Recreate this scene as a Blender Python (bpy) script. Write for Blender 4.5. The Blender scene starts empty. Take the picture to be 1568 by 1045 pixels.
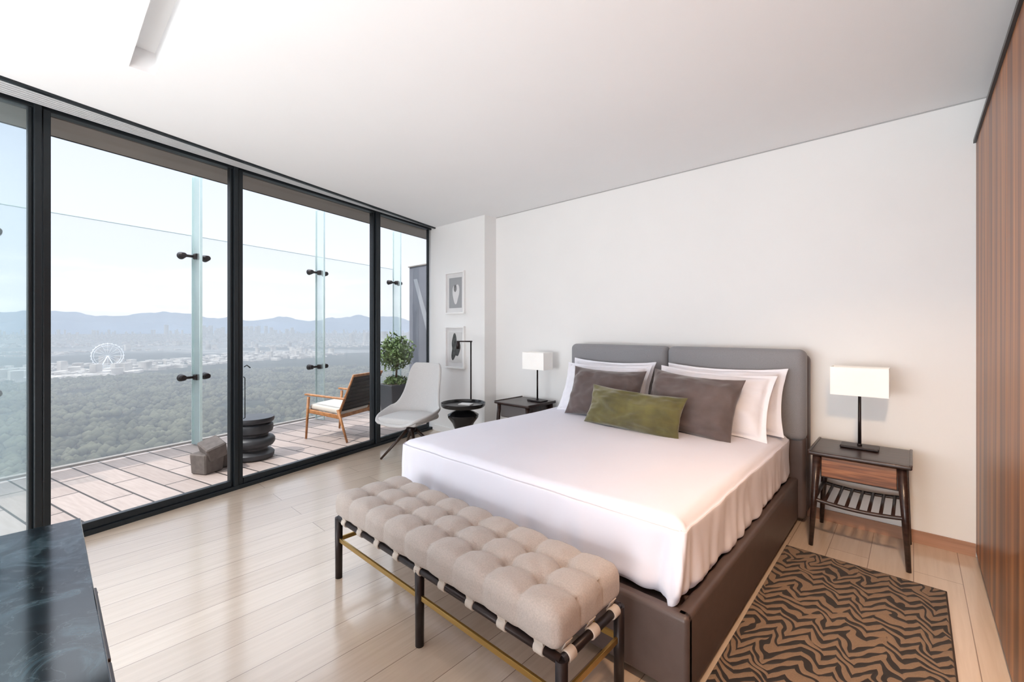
import bpy, bmesh, math, random
from mathutils import Vector, Matrix, noise as mnoise
random.seed(7)
scene=bpy.context.scene
# ------------------------------------------------------------------ helpers
def lin(r,g,b):
    o=[]
    for c in (r,g,b):
        c=c/255.0
        o.append(c/12.92 if c<=0.04045 else ((c+0.055)/1.055)**2.4)
    return (o[0],o[1],o[2],1.0)
def scl(c,f): return (min(1,c[0]*f),min(1,c[1]*f),min(1,c[2]*f),1.0)
def newmat(name):
    m=bpy.data.materials.new(name); m.use_nodes=True
    nt=m.node_tree
    for n in list(nt.nodes): nt.nodes.remove(n)
    out=nt.nodes.new('ShaderNodeOutputMaterial')
    return m,nt,out
def N(nt,t,**kw):
    n=nt.nodes.new(t)
    for k,v in kw.items(): setattr(n,k,v)
    return n
def L(nt,a,b): nt.links.new(a,b)
def ramp(nt,stops,interp='LINEAR'):
    r=N(nt,'ShaderNodeValToRGB'); cr=r.color_ramp; cr.interpolation=interp
    while len(cr.elements)<len(stops): cr.elements.new(0.5)
    for e,(p,c) in zip(cr.elements,stops):
        e.position=p; e.color=c
    return r
def M(name,col,rough=0.5,metal=0.0,spec=0.5,var=None,bump=None,sheen=0.0,emit=None,stretch=(1,1,1),coat=0.0):
    m,nt,out=newmat(name)
    b=N(nt,'ShaderNodeBsdfPrincipled')
    b.inputs['Base Color'].default_value=col
    b.inputs['Roughness'].default_value=rough
    b.inputs['Metallic'].default_value=metal
    b.inputs['Specular IOR Level'].default_value=spec
    b.inputs['Sheen Weight'].default_value=sheen
    b.inputs['Coat Weight'].default_value=coat
    tc=N(nt,'ShaderNodeTexCoord'); mp=N(nt,'ShaderNodeMapping'); mp.inputs['Scale'].default_value=stretch
    L(nt,tc.outputs['Object'],mp.inputs['Vector'])
    if var is None: var=(6,0.03)
    nz=N(nt,'ShaderNodeTexNoise'); nz.inputs['Scale'].default_value=var[0]; nz.inputs['Detail'].default_value=5
    L(nt,mp.outputs['Vector'],nz.inputs['Vector'])
    rp=ramp(nt,[(0.3,scl(col,1-var[1])),(0.7,scl(col,1+var[1]))])
    L(nt,nz.outputs['Fac'],rp.inputs['Fac']); L(nt,rp.outputs['Color'],b.inputs['Base Color'])
    if bump:
        n2=N(nt,'ShaderNodeTexNoise'); n2.inputs['Scale'].default_value=bump[0]; n2.inputs['Detail'].default_value=3
        L(nt,mp.outputs['Vector'],n2.inputs['Vector'])
        bp=N(nt,'ShaderNodeBump'); bp.inputs['Strength'].default_value=bump[1]; bp.inputs['Distance'].default_value=0.002 if len(bump)<3 else bump[2]
        L(nt,n2.outputs['Fac'],bp.inputs['Height']); L(nt,bp.outputs['Normal'],b.inputs['Normal'])
    if emit:
        b.inputs['Emission Color'].default_value=emit[0]; b.inputs['Emission Strength'].default_value=emit[1]
    L(nt,b.outputs['BSDF'],out.inputs['Surface'])
    return m
def woodmat(name,cols,scale=(30,30,1.0),rough=0.4,ns=1.0,spec=0.5,fine=None):
    m,nt,out=newmat(name)
    b=N(nt,'ShaderNodeBsdfPrincipled'); b.inputs['Roughness'].default_value=rough
    b.inputs['Specular IOR Level'].default_value=spec
    tc=N(nt,'ShaderNodeTexCoord'); mp=N(nt,'ShaderNodeMapping'); mp.inputs['Scale'].default_value=scale
    L(nt,tc.outputs['Object'],mp.inputs['Vector'])
    nz=N(nt,'ShaderNodeTexNoise'); nz.inputs['Scale'].default_value=ns; nz.inputs['Detail'].default_value=6; nz.inputs['Distortion'].default_value=0.3
    L(nt,mp.outputs['Vector'],nz.inputs['Vector'])
    k=len(cols); rp=ramp(nt,[(0.28+0.44*i/(k-1),c) for i,c in enumerate(cols)])
    L(nt,nz.outputs['Fac'],rp.inputs['Fac']); src=rp.outputs['Color']
    if fine:
        mp2=N(nt,'ShaderNodeMapping'); mp2.inputs['Scale'].default_value=fine; L(nt,tc.outputs['Object'],mp2.inputs['Vector'])
        n2=N(nt,'ShaderNodeTexNoise'); n2.inputs['Scale'].default_value=1.0; n2.inputs['Detail'].default_value=4; L(nt,mp2.outputs[0],n2.inputs['Vector'])
        r2=ramp(nt,[(0.35,(0.45,0.42,0.40,1)),(0.6,(1,1,1,1))]); L(nt,n2.outputs['Fac'],r2.inputs['Fac'])
        mx=N(nt,'ShaderNodeMixRGB',blend_type='MULTIPLY'); mx.inputs['Fac'].default_value=0.75
        L(nt,src,mx.inputs['Color1']); L(nt,r2.outputs[0],mx.inputs['Color2']); src=mx.outputs[0]
    L(nt,src,b.inputs['Base Color'])
    bp=N(nt,'ShaderNodeBump'); bp.inputs['Strength'].default_value=0.15; bp.inputs['Distance'].default_value=0.001
    L(nt,nz.outputs['Fac'],bp.inputs['Height']); L(nt,bp.outputs['Normal'],b.inputs['Normal'])
    L(nt,b.outputs['BSDF'],out.inputs['Surface'])
    return m
def glassmat(name,tint,ior=1.25,diff=0.0,dcol=(0.8,0.95,0.93,1)):
    m,nt,out=newmat(name)
    tr=N(nt,'ShaderNodeBsdfTransparent'); tr.inputs['Color'].default_value=tint
    g=N(nt,'ShaderNodeBsdfGlossy'); g.inputs['Roughness'].default_value=0.02
    mx=N(nt,'ShaderNodeMixShader')
    fr=N(nt,'ShaderNodeFresnel'); fr.inputs['IOR'].default_value=ior
    L(nt,fr.outputs['Fac'],mx.inputs['Fac'])
    L(nt,tr.outputs['BSDF'],mx.inputs[1]); L(nt,g.outputs['BSDF'],mx.inputs[2])
    if diff>0:
        d=N(nt,'ShaderNodeBsdfDiffuse'); d.inputs['Color'].default_value=dcol
        tl=N(nt,'ShaderNodeBsdfTranslucent'); tl.inputs['Color'].default_value=dcol
        ad=N(nt,'ShaderNodeMixShader'); ad.inputs['Fac'].default_value=0.5
        L(nt,d.outputs[0],ad.inputs[1]); L(nt,tl.outputs[0],ad.inputs[2])
        m2=N(nt,'ShaderNodeMixShader'); m2.inputs['Fac'].default_value=diff
        L(nt,mx.outputs['Shader'],m2.inputs[1]); L(nt,ad.outputs[0],m2.inputs[2])
        L(nt,m2.outputs['Shader'],out.inputs['Surface'])
    else: L(nt,mx.outputs['Shader'],out.inputs['Surface'])
    return m
def link(o,parent=None):
    scene.collection.objects.link(o)
    if parent is not None: o.parent=parent
    return o
def root(name,loc=(0,0,0),rz=0.0):
    e=bpy.data.objects.new(name,None); e.location=loc; e.rotation_euler=(0,0,rz); e.empty_display_size=0.1
    scene.collection.objects.link(e); return e
def obj(name,verts,faces,mat,parent=None,smooth=False,loc=None,rot=None):
    me=bpy.data.meshes.new(name); me.from_pydata([tuple(v) for v in verts],[],faces); me.update()
    bm=bmesh.new(); bm.from_mesh(me); bmesh.ops.recalc_face_normals(bm,faces=bm.faces); bm.to_mesh(me); bm.free()
    if smooth:
        for p in me.polygons: p.use_smooth=True
    o=bpy.data.objects.new(name,me); me.materials.append(mat)
    if loc: o.location=loc
    if rot: o.rotation_euler=rot
    return link(o,parent)
def bmobj(name,bm,mat,parent=None,smooth=False,loc=None,rot=None):
    me=bpy.data.meshes.new(name); bm.to_mesh(me); bm.free()
    if smooth:
        for p in me.polygons: p.use_smooth=True
    o=bpy.data.objects.new(name,me); me.materials.append(mat)
    if loc: o.location=loc
    if rot: o.rotation_euler=rot
    return link(o,parent)
def box(name,c,s,mat,parent=None,bev=0.003,rot=None,seg=2,taper=None):
    bm=bmesh.new(); bmesh.ops.create_cube(bm,size=1.0)
    for v in bm.verts:
        v.co=Vector((v.co.x*s[0],v.co.y*s[1],v.co.z*s[2]))
        if taper and v.co.z<0: v.co.x*=taper; v.co.y*=taper
    if bev>0: bmesh.ops.bevel(bm,geom=list(bm.edges),offset=min(bev,min(s)*0.45),segments=seg,profile=0.5,affect='EDGES')
    return bmobj(name,bm,mat,parent,loc=c,rot=rot,smooth=False)
def span(name,a,b,mat,parent=None,bev=0.0):
    return box(name,[(a[i]+b[i])/2 for i in range(3)],[abs(b[i]-a[i]) for i in range(3)],mat,parent,bev)
def cone(name,p1,p2,r1,r2,mat,parent=None,seg=20):
    p1=Vector(p1);p2=Vector(p2); d=p2-p1; h=d.length
    bm=bmesh.new(); bmesh.ops.create_cone(bm,cap_ends=True,segments=seg,radius1=r1,radius2=r2,depth=h)
    q=d.to_track_quat('Z','Y'); mt=Matrix.Translation((p1+p2)/2)@q.to_matrix().to_4x4()
    bmesh.ops.transform(bm,matrix=mt,verts=bm.verts)
    for f in bm.faces: f.smooth=len(f.verts)==4
    me=bpy.data.meshes.new(name); bm.to_mesh(me); bm.free(); me.materials.append(mat)
    return link(bpy.data.objects.new(name,me),parent)
def lathe(name,prof,mat,parent=None,loc=(0,0,0),seg=48,smooth=True,rot=None):
    vs=[];fs=[];n=len(prof)
    for i in range(seg):
        a=2*math.pi*i/seg
        for r,z in prof: vs.append((r*math.cos(a),r*math.sin(a),z))
    for i in range(seg):
        j=(i+1)%seg
        for k in range(n-1): fs.append((i*n+k,j*n+k,j*n+k+1,i*n+k+1))
    fs.append(tuple(i*n for i in range(seg))); fs.append(tuple(i*n+n-1 for i in range(seg)))
    o=obj(name,vs,fs,mat,parent,smooth,loc=loc,rot=rot)
    m=o.modifiers.new('es','EDGE_SPLIT'); m.split_angle=math.radians(40)
    return o
def tube(name,pts,r,mat,parent=None):
    c=bpy.data.curves.new(name,'CURVE'); c.dimensions='3D'; c.bevel_depth=r; c.bevel_resolution=4; c.use_fill_caps=True
    s=c.splines.new('POLY'); s.points.add(len(pts)-1)
    for p,q in zip(s.points,pts): p.co=(q[0],q[1],q[2],1)
    c.materials.append(mat)
    o=bpy.data.objects.new(name,c); link(o,parent)
    bpy.context.view_layer.update()
    me=bpy.data.meshes.new_from_object(o)
    for p in me.polygons: p.use_smooth=True
    o2=bpy.data.objects.new(name,me); link(o2,parent); bpy.data.objects.remove(o); o2.name=name
    return o2
def prism(name,poly,z0,z1,mat,parent=None):
    n=len(poly); vs=[(p[0],p[1],z0) for p in poly]+[(p[0],p[1],z1) for p in poly]
    fs=[tuple(range(n)),tuple(range(n,2*n))]+[(i,(i+1)%n,n+(i+1)%n,n+i) for i in range(n)]
    return obj(name,vs,fs,mat,parent)
def axis_coords(a,r,n,k=4):
    c=[-a+r*i/k for i in range(k)]+[-(a-r)+2*(a-r)*i/n for i in range(n+1)]+[a-r+r*(i+1)/k for i in range(k)]
    return c
def rbox(name,size,r,cuts,mat,parent=None,loc=None,rot=None,disp=None,k=4):
    a=[s/2 for s in size]; C=[axis_coords(a[i],r,cuts[i],k) for i in range(3)]
    idx={};vs=[];fs=[]
    def vid(p):
        key=(round(p[0],5),round(p[1],5),round(p[2],5))
        if key not in idx: idx[key]=len(vs); vs.append(Vector(p))
        return idx[key]
    for ax in range(3):
        u,v=[(1,2),(2,0),(0,1)][ax]
        for sgn in (-1,1):
            for i in range(len(C[u])-1):
                for j in range(len(C[v])-1):
                    q=[]
                    for (ii,jj) in ((i,j),(i+1,j),(i+1,j+1),(i,j+1)):
                        p=[0,0,0]; p[ax]=sgn*a[ax]; p[u]=C[u][ii]; p[v]=C[v][jj]; q.append(vid(p))
                    if sgn<0: q.reverse()
                    fs.append(tuple(q))
    out=[]
    for p in vs:
        q=Vector([max(-(a[i]-r),min(a[i]-r,p[i])) for i in range(3)])
        d=p-q; nn=d.normalized() if d.length>0 else Vector((0,0,1))
        pos=q+nn*r
        if disp: pos=disp(pos,nn)
        out.append(pos)
    return obj(name,out,fs,mat,parent,True,loc=loc,rot=rot)
def pillow(name,w,h,t,mat,parent=None,loc=None,rot=None,n=44,seed=0,flange=0.0,wr=0.006,sag=0.05,pinch=0.07):
    vs=[];fs=[]
    off=Vector((seed*3.1,seed*7.7,seed*1.3))
    def f(x,y,side):
        ex=x*w/2*(1-pinch*(1-y*y)**1.0*abs(x)**3); ey=y*h/2*(1-pinch*(1-x*x)*abs(y)**3)
        if flange>0:
            k=1-flange
            xx=min(1,abs(x)/k); yy=min(1,abs(y)/k)
        else: xx=abs(x);yy=abs(y)
        th=max(0,(1-xx**2.6))**0.55*max(0,(1-yy**2.6))**0.55
        th=t/2*th
        nz=mnoise.noise(Vector((x*2.2,y*2.2,side))*1.3+off)*wr*2.5+mnoise.noise(Vector((x*6,y*6,side*2))+off)*wr
        # radiating seams wrinkles near the rim
        ed=max(abs(x),abs(y)); rad=mnoise.noise(Vector((x*11,y*11,side*3))+off)*wr*0.6*ed
        z=side*(th+ (nz+rad)*min(1,th/(t*0.2))) 
        if flange>0 and th<=0: z=side*0.003
        ey-=sag*h*(1-x*x)*max(0,y)*0.5
        wob=mnoise.noise(Vector((x*4,y*4,0))+off)*0.008
        return (ex,-z+wob*(1 if flange>0 else .3),ey)
    for side in (1,-1):
        base=len(vs)
        for i in range(n+1):
            for j in range(n+1):
                x=math.sin((i/n*2-1)*math.pi/2); y=math.sin((j/n*2-1)*math.pi/2)
                vs.append(f(x,y,side))
        for i in range(n):
            for j in range(n):
                a=base+i*(n+1)+j
                fs.append((a,a+1,a+n+2,a+n+1) if side==1 else (a,a+n+1,a+n+2,a+1))
    me=bpy.data.meshes.new(name); me.from_pydata(vs,[],fs)
    bm=bmesh.new(); bm.from_mesh(me); bmesh.ops.remove_doubles(bm,verts=bm.verts,dist=0.0006)
    bmesh.ops.recalc_face_normals(bm,faces=bm.faces); bm.to_mesh(me); bm.free()
    for p in me.polygons: p.use_smooth=True
    me.materials.append(mat)
    o=bpy.data.objects.new(name,me)
    if loc:o.location=loc
    if rot:o.rotation_euler=rot
    return link(o,parent)
def join(objs,name):
    bpy.context.view_layer.update()
    bm=bmesh.new(); mats=[]; par=objs[0].parent
    for o in objs:
        t=o.data.copy(); t.transform(o.matrix_basis)
        mi=[]
        for mm in o.data.materials:
            if mm not in mats: mats.append(mm)
            mi.append(mats.index(mm))
        k=len(bm.faces); bm.from_mesh(t); bm.faces.ensure_lookup_table()
        for f in bm.faces[k:]: f.material_index=mi[f.material_index] if mi else 0
    me=bpy.data.meshes.new(name); bm.to_mesh(me); bm.free()
    for mm in mats: me.materials.append(mm)
    for o in objs: bpy.data.objects.remove(o)
    return link(bpy.data.objects.new(name,me),par)

# ------------------------------------------------------------------ materials
WALL=M('wall_paint',lin(238,238,237),0.75,var=(3,0.008),bump=(180,0.05))
CEIL=M('ceiling_paint',lin(243,244,245),0.85,var=(2,0.006))
GAP=M('painted_gap_shade',lin(175,175,175),0.8)
BLACK=M('black_aluminium',lin(34,40,44),0.35,metal=0.4,var=(20,0.05))
GRILLE=M('grille_metal',lin(206,208,210),0.5,metal=0.0)
GRILLEB=M('grille_back',lin(96,98,100),0.6)
SOFFIT=M('soffit_panel',lin(140,132,124),0.7,var=(4,0.05))
WALNUT=woodmat('walnut_veneer',[lin(58,30,16),lin(126,71,35),lin(178,111,58),lin(222,160,100)],(0.1,11,0.25),0.38,1.0,fine=(0.1,90,1.0))
WALNUT2=woodmat('walnut_drawer',[lin(72,40,24),lin(132,84,54),lin(176,120,82)],(3,10,60),0.4)
DARKW=woodmat('dark_stained_wood',[lin(32,20,18),lin(50,34,30),lin(68,48,42)],(8,60,60),0.30)
CHAIRW=woodmat('chair_teak',[lin(132,84,46),lin(168,114,68),lin(192,138,90)],(20,20,20),0.45)
DKLEG=woodmat('dark_leg_wood',[lin(40,28,22),lin(66,48,38)],(20,20,20),0.4)
BASEB=woodmat('baseboard_wood',[lin(156,116,92),lin(182,140,115)],(2,30,30),0.5)
SHEET=M('white_sheet',lin(228,228,239),0.85,var=(3,0.01),bump=(7,0.14,0.01),sheen=0.1)
PILW=M('white_pillowcase',lin(232,232,239),0.85,var=(3,0.01),bump=(16,0.18,0.01))
LEATH=M('taupe_leather',lin(86,73,70),0.42,var=(14,0.08),bump=(220,0.15))
HEADF=M('grey_headboard_fabric',lin(138,138,142),0.9,var=(260,0.10),bump=(600,0.3),sheen=0.2)
BROWNC=M('taupe_velvet',lin(92,80,78),0.85,var=(9,0.18),bump=(300,0.2),sheen=0.45)
GREENC=M('olive_velvet',lin(90,85,42),0.8,var=(8,0.40),bump=(300,0.2),sheen=0.6)
BENCHF=M('bench_linen',lin(180,170,163),0.92,var=(180,0.10),bump=(420,0.5),sheen=0.2)
STRAP=M('strap_canvas',lin(198,188,178),0.85,bump=(300,0.3))
BRASS=M('brass',lin(176,144,84),0.32,metal=0.9)
METALD=M('dark_bronze',lin(44,36,36),0.4,metal=0.5,var=(30,0.08))
BLKGL=M('black_gloss',lin(22,22,24),0.18,var=(20,0.05))
SHADE=M('lamp_shade_linen',lin(244,243,240),0.9,bump=(400,0.2),emit=(lin(255,252,248),0.10))
CHAIRF=M('chair_grey_fabric',lin(200,200,200),0.9,var=(160,0.06),bump=(400,0.35),sheen=0.2)
OUTCUSH=M('outdoor_cushion',lin(206,200,190),0.9,bump=(200,0.3))
WICK=M('dark_woven',lin(64,60,56),0.8,var=(120,0.3),bump=(150,0.7))
STONED=M('dark_ceramic',lin(52,54,58),0.45,var=(12,0.15))
ROCK=M('stone_block',lin(98,90,86),0.85,var=(18,0.2),bump=(30,0.6,0.01))
DKWALL=M('dark_grey_wall',lin(110,112,121),0.8,var=(2,0.06))
LTBAND=M('grey_band',lin(152,154,160),0.8)
LEAF=M('leaf_green',lin(84,106,54),0.6,var=(14,0.45))
BARK=M('bark',lin(90,70,52),0.9)
SOIL=M('soil',lin(60,50,40),0.95)
FRAMEW=M('white_frame',lin(242,242,241),0.5)
PAPER=M('paper_mat',lin(220,220,220),0.8)
INK=M('art_grey_wash',lin(136,136,136),0.8,var=(16,0.45))
INKD=M('art_dark_wash',lin(74,76,75),0.8,var=(20,0.5))
GLASS=glassmat('window_glass',(0.985,0.988,0.99,1),1.22)
GLASS2=glassmat('tinted_glass',(0.90,0.955,0.965,1),1.25,0.12,(0.8,0.92,0.96,1))
GLASSB=glassmat('balustrade_glass',(0.975,0.985,0.99,1),1.2,0.06,(0.88,0.94,1.0,1))
FIN=glassmat('glass_fin',(0.93,0.975,0.97,1),1.12,0.25,(0.85,0.92,0.92,1))
FINE=M('glass_edge',lin(205,224,222),0.2)
def floor_material():
    m,nt,out=newmat('oak_plank_floor')
    b=N(nt,'ShaderNodeBsdfPrincipled')
    tc=N(nt,'ShaderNodeTexCoord'); sp=N(nt,'ShaderNodeSeparateXYZ'); cb=N(nt,'ShaderNodeCombineXYZ')
    L(nt,tc.outputs['Object'],sp.inputs[0]); L(nt,sp.outputs['Y'],cb.inputs['X']); L(nt,sp.outputs['X'],cb.inputs['Y'])
    br=N(nt,'ShaderNodeTexBrick'); br.offset=0.37; br.squash=1.0
    br.inputs['Scale'].default_value=1.0; br.inputs['Brick Width'].default_value=2.1; br.inputs['Row Height'].default_value=0.20
    br.inputs['Mortar Size'].default_value=0.0018; br.inputs['Mortar Smooth'].default_value=0.1; br.inputs['Bias'].default_value=0.0
    br.inputs['Color1'].default_value=lin(214,196,177); br.inputs['Color2'].default_value=lin(202,182,162); br.inputs['Mortar'].default_value=lin(140,118,100)
    L(nt,cb.outputs[0],br.inputs['Vector'])
    mp=N(nt,'ShaderNodeMapping'); mp.inputs['Scale'].default_value=(1.2,22,1); L(nt,cb.outputs[0],mp.inputs['Vector'])
    nz=N(nt,'ShaderNodeTexNoise'); nz.inputs['Scale'].default_value=2.0; nz.inputs['Detail'].default_value=8; nz.inputs['Distortion'].default_value=0.6
    L(nt,mp.outputs[0],nz.inputs['Vector'])
    rp=ramp(nt,[(0.3,(0.82,0.78,0.73,1)),(0.62,(1,1,1,1))]); L(nt,nz.outputs['Fac'],rp.inputs['Fac'])
    mx=N(nt,'ShaderNodeMixRGB',blend_type='MULTIPLY'); mx.inputs['Fac'].default_value=0.6
    L(nt,br.outputs['Color'],mx.inputs['Color1']); L(nt,rp.outputs['Color'],mx.inputs['Color2'])
    L(nt,mx.outputs[0],b.inputs['Base Color'])
    b.inputs['Roughness'].default_value=0.34; b.inputs['Specular IOR Level'].default_value=0.6
    b.inputs['Coat Weight'].default_value=0.85; b.inputs['Coat Roughness'].default_value=0.15; b.inputs['Coat IOR'].default_value=1.65
    bp=N(nt,'ShaderNodeBump'); bp.inputs['Strength'].default_value=0.10; bp.inputs['Distance'].default_value=0.002
    L(nt,nz.outputs['Fac'],bp.inputs['Height']); L(nt,bp.outputs[0],b.inputs['Normal'])
    L(nt,b.outputs[0],out.inputs['Surface']); return m
FLOOR=floor_material()
def deck_material():
    m,nt,out=newmat('terrace_decking')
    b=N(nt,'ShaderNodeBsdfPrincipled')
    tc=N(nt,'ShaderNodeTexCoord')
    br=N(nt,'ShaderNodeTexBrick'); br.offset=0.5
    br.inputs['Scale'].default_value=1.0; br.inputs['Brick Width'].default_value=0.92; br.inputs['Row Height'].default_value=0.215
    br.inputs['Mortar Size'].default_value=0.008; br.inputs['Color1'].default_value=lin(184,168,160); br.inputs['Color2'].default_value=lin(164,148,140); br.inputs['Mortar'].default_value=lin(54,48,45)
    L(nt,tc.outputs['Object'],br.inputs['Vector'])
    mp=N(nt,'ShaderNodeMapping'); mp.inputs['Scale'].default_value=(2,24,1); L(nt,tc.outputs['Object'],mp.inputs['Vector'])
    nz=N(nt,'ShaderNodeTexNoise'); nz.inputs['Scale'].default_value=2; nz.inputs['Detail'].default_value=6; L(nt,mp.outputs[0],nz.inputs['Vector'])
    rp=ramp(nt,[(0.3,(0.80,0.78,0.76,1)),(0.7,(1,1,1,1))]); L(nt,nz.outputs['Fac'],rp.inputs['Fac'])
    mx=N(nt,'ShaderNodeMixRGB',blend_type='MULTIPLY'); mx.inputs['Fac'].default_value=0.8
    L(nt,br.outputs['Color'],mx.inputs['Color1']); L(nt,rp.outputs['Color'],mx.inputs['Color2']); L(nt,mx.outputs[0],b.inputs['Base Color'])
    b.inputs['Roughness'].default_value=0.6
    L(nt,b.outputs[0],out.inputs['Surface']); return m
DECK=deck_material()
def marble_material():
    m,nt,out=newmat('dark_marble')
    b=N(nt,'ShaderNodeBsdfPrincipled'); tc=N(nt,'ShaderNodeTexCoord')
    nz=N(nt,'ShaderNodeTexNoise'); nz.inputs['Scale'].default_value=9.0; nz.inputs['Detail'].default_value=10; nz.inputs['Distortion'].default_value=1.0
    L(nt,tc.outputs['Object'],nz.inputs['Vector'])
    rp=ramp(nt,[(0.35,lin(10,16,20)),(0.50,lin(22,34,40)),(0.60,lin(50,68,76)),(0.68,lin(24,36,42))]); L(nt,nz.outputs['Fac'],rp.inputs['Fac'])
    vo=N(nt,'ShaderNodeTexVoronoi',feature='DISTANCE_TO_EDGE'); vo.inputs['Scale'].default_value=4.0
    ad=N(nt,'ShaderNodeMixRGB'); ad.inputs['Fac'].default_value=0.45; L(nt,tc.outputs['Object'],ad.inputs['Color1']); L(nt,nz.outputs['Color'],ad.inputs['Color2'])
    L(nt,ad.outputs[0],vo.inputs['Vector'])
    r2=ramp(nt,[(0.0,(1,1,1,1)),(0.02,(0,0,0,1))]); L(nt,vo.outputs['Distance'],r2.inputs['Fac'])
    mx=N(nt,'ShaderNodeMixRGB'); mx.inputs['Color2'].default_value=lin(110,124,128)
    mm=N(nt,'ShaderNodeMath',operation='MULTIPLY'); mm.inputs[1].default_value=0.22; L(nt,r2.outputs['Color'],mm.inputs[0]); L(nt,mm.outputs[0],mx.inputs['Fac'])
    L(nt,rp.outputs['Color'],mx.inputs['Color1']); L(nt,mx.outputs[0],b.inputs['Base Color'])
    b.inputs['Roughness'].default_value=0.10
    L(nt,b.outputs[0],out.inputs['Surface']); return m
MARBLE=marble_material()
def rug_material():
    m,nt,out=newmat('zebra_zigzag_rug')
    b=N(nt,'ShaderNodeBsdfPrincipled'); b.inputs['Roughness'].default_value=0.95; b.inputs['Sheen Weight'].default_value=0.15
    tc=N(nt,'ShaderNodeTexCoord'); sp=N(nt,'ShaderNodeSeparateXYZ'); L(nt,tc.outputs['Object'],sp.inputs[0])
    nz=N(nt,'ShaderNodeTexNoise'); nz.inputs['Scale'].default_value=3.6; nz.inputs['Detail'].default_value=2; L(nt,tc.outputs['Object'],nz.inputs['Vector'])
    def mth(op,a,bb=None,c=None):
        n=N(nt,'ShaderNodeMath',operation=op)
        for i,x in enumerate((a,bb,c)):
            if x is None: continue
            if isinstance(x,(int,float)): n.inputs[i].default_value=x
            else: L(nt,x,n.inputs[i])
        return n.outputs[0]
    nx=mth('MULTIPLY_ADD',nz.outputs['Fac'],0.24,sp.outputs['X'])
    pp=mth('PINGPONG',nx,0.062)
    ny=mth('MULTIPLY_ADD',nz.outputs['Fac'],0.24,sp.outputs['Y'])
    n2=N(nt,'ShaderNodeTexNoise'); n2.inputs['Scale'].default_value=3.3; L(nt,tc.outputs['Object'],n2.inputs['Vector'])
    amp=mth('MULTIPLY',n2.outputs['Fac'],2.8)
    zz=mth('MULTIPLY_ADD',pp,amp,ny)
    s=mth('SINE',mth('MULTIPLY',zz,2*math.pi/0.066))
    n3=N(nt,'ShaderNodeTexNoise'); n3.inputs['Scale'].default_value=12.0; n3.inputs['Detail'].default_value=1; L(nt,tc.outputs['Object'],n3.inputs['Vector'])
    s2=mth('ADD',s,mth('MULTIPLY',mth('SUBTRACT',n3.outputs['Fac'],0.5),3.6))
    rp=ramp(nt,[(0.49,lin(130,106,84)),(0.56,lin(32,24,20))])
    v=mth('MULTIPLY_ADD',s2,0.5,0.43); L(nt,v,rp.inputs['Fac'])
    n4=N(nt,'ShaderNodeTexNoise'); n4.inputs['Scale'].default_value=220; L(nt,tc.outputs['Object'],n4.inputs['Vector'])
    r4=ramp(nt,[(0.3,(0.75,0.75,0.75,1)),(0.7,(1,1,1,1))]); L(nt,n4.outputs['Fac'],r4.inputs['Fac'])
    mx=N(nt,'ShaderNodeMixRGB',blend_type='MULTIPLY'); mx.inputs['Fac'].default_value=0.8
    L(nt,rp.outputs['Color'],mx.inputs['Color1']); L(nt,r4.outputs['Color'],mx.inputs['Color2'])
    L(nt,mx.outputs[0],b.inputs['Base Color'])
    bp=N(nt,'ShaderNodeBump'); bp.inputs['Strength'].default_value=0.6; bp.inputs['Distance'].default_value=0.004
    iv=mth('SUBTRACT',1.0,v); L(nt,iv,bp.inputs['Height']); L(nt,bp.outputs[0],b.inputs['Normal'])
    L(nt,b.outputs[0],out.inputs['Surface']); return m
RUG=rug_material()
RUGB=M('rug_border',lin(58,46,40),0.95,bump=(200,0.4))

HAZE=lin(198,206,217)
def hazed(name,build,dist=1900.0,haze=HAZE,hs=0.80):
    """painted aerial haze, set by distance from the world origin"""
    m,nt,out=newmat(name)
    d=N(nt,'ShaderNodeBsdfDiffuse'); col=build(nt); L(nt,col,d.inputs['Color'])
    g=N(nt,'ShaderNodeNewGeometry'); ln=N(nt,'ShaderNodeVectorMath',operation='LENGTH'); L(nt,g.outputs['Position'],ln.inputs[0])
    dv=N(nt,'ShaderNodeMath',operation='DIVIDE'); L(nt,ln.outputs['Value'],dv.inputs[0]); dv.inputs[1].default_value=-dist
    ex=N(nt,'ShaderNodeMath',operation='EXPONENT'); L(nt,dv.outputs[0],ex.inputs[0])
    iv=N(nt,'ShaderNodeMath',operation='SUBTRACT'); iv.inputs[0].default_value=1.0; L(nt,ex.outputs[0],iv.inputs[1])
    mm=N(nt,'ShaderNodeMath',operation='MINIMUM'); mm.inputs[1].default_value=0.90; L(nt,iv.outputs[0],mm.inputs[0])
    em=N(nt,'ShaderNodeEmission'); em.inputs['Color'].default_value=haze; em.inputs['Strength'].default_value=hs  # haze painted as a glow over the surface colour, growing with distance
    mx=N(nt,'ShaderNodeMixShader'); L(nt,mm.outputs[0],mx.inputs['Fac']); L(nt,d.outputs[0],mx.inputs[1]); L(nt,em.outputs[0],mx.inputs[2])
    L(nt,mx.outputs[0],out.inputs['Surface']); return m
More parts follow.
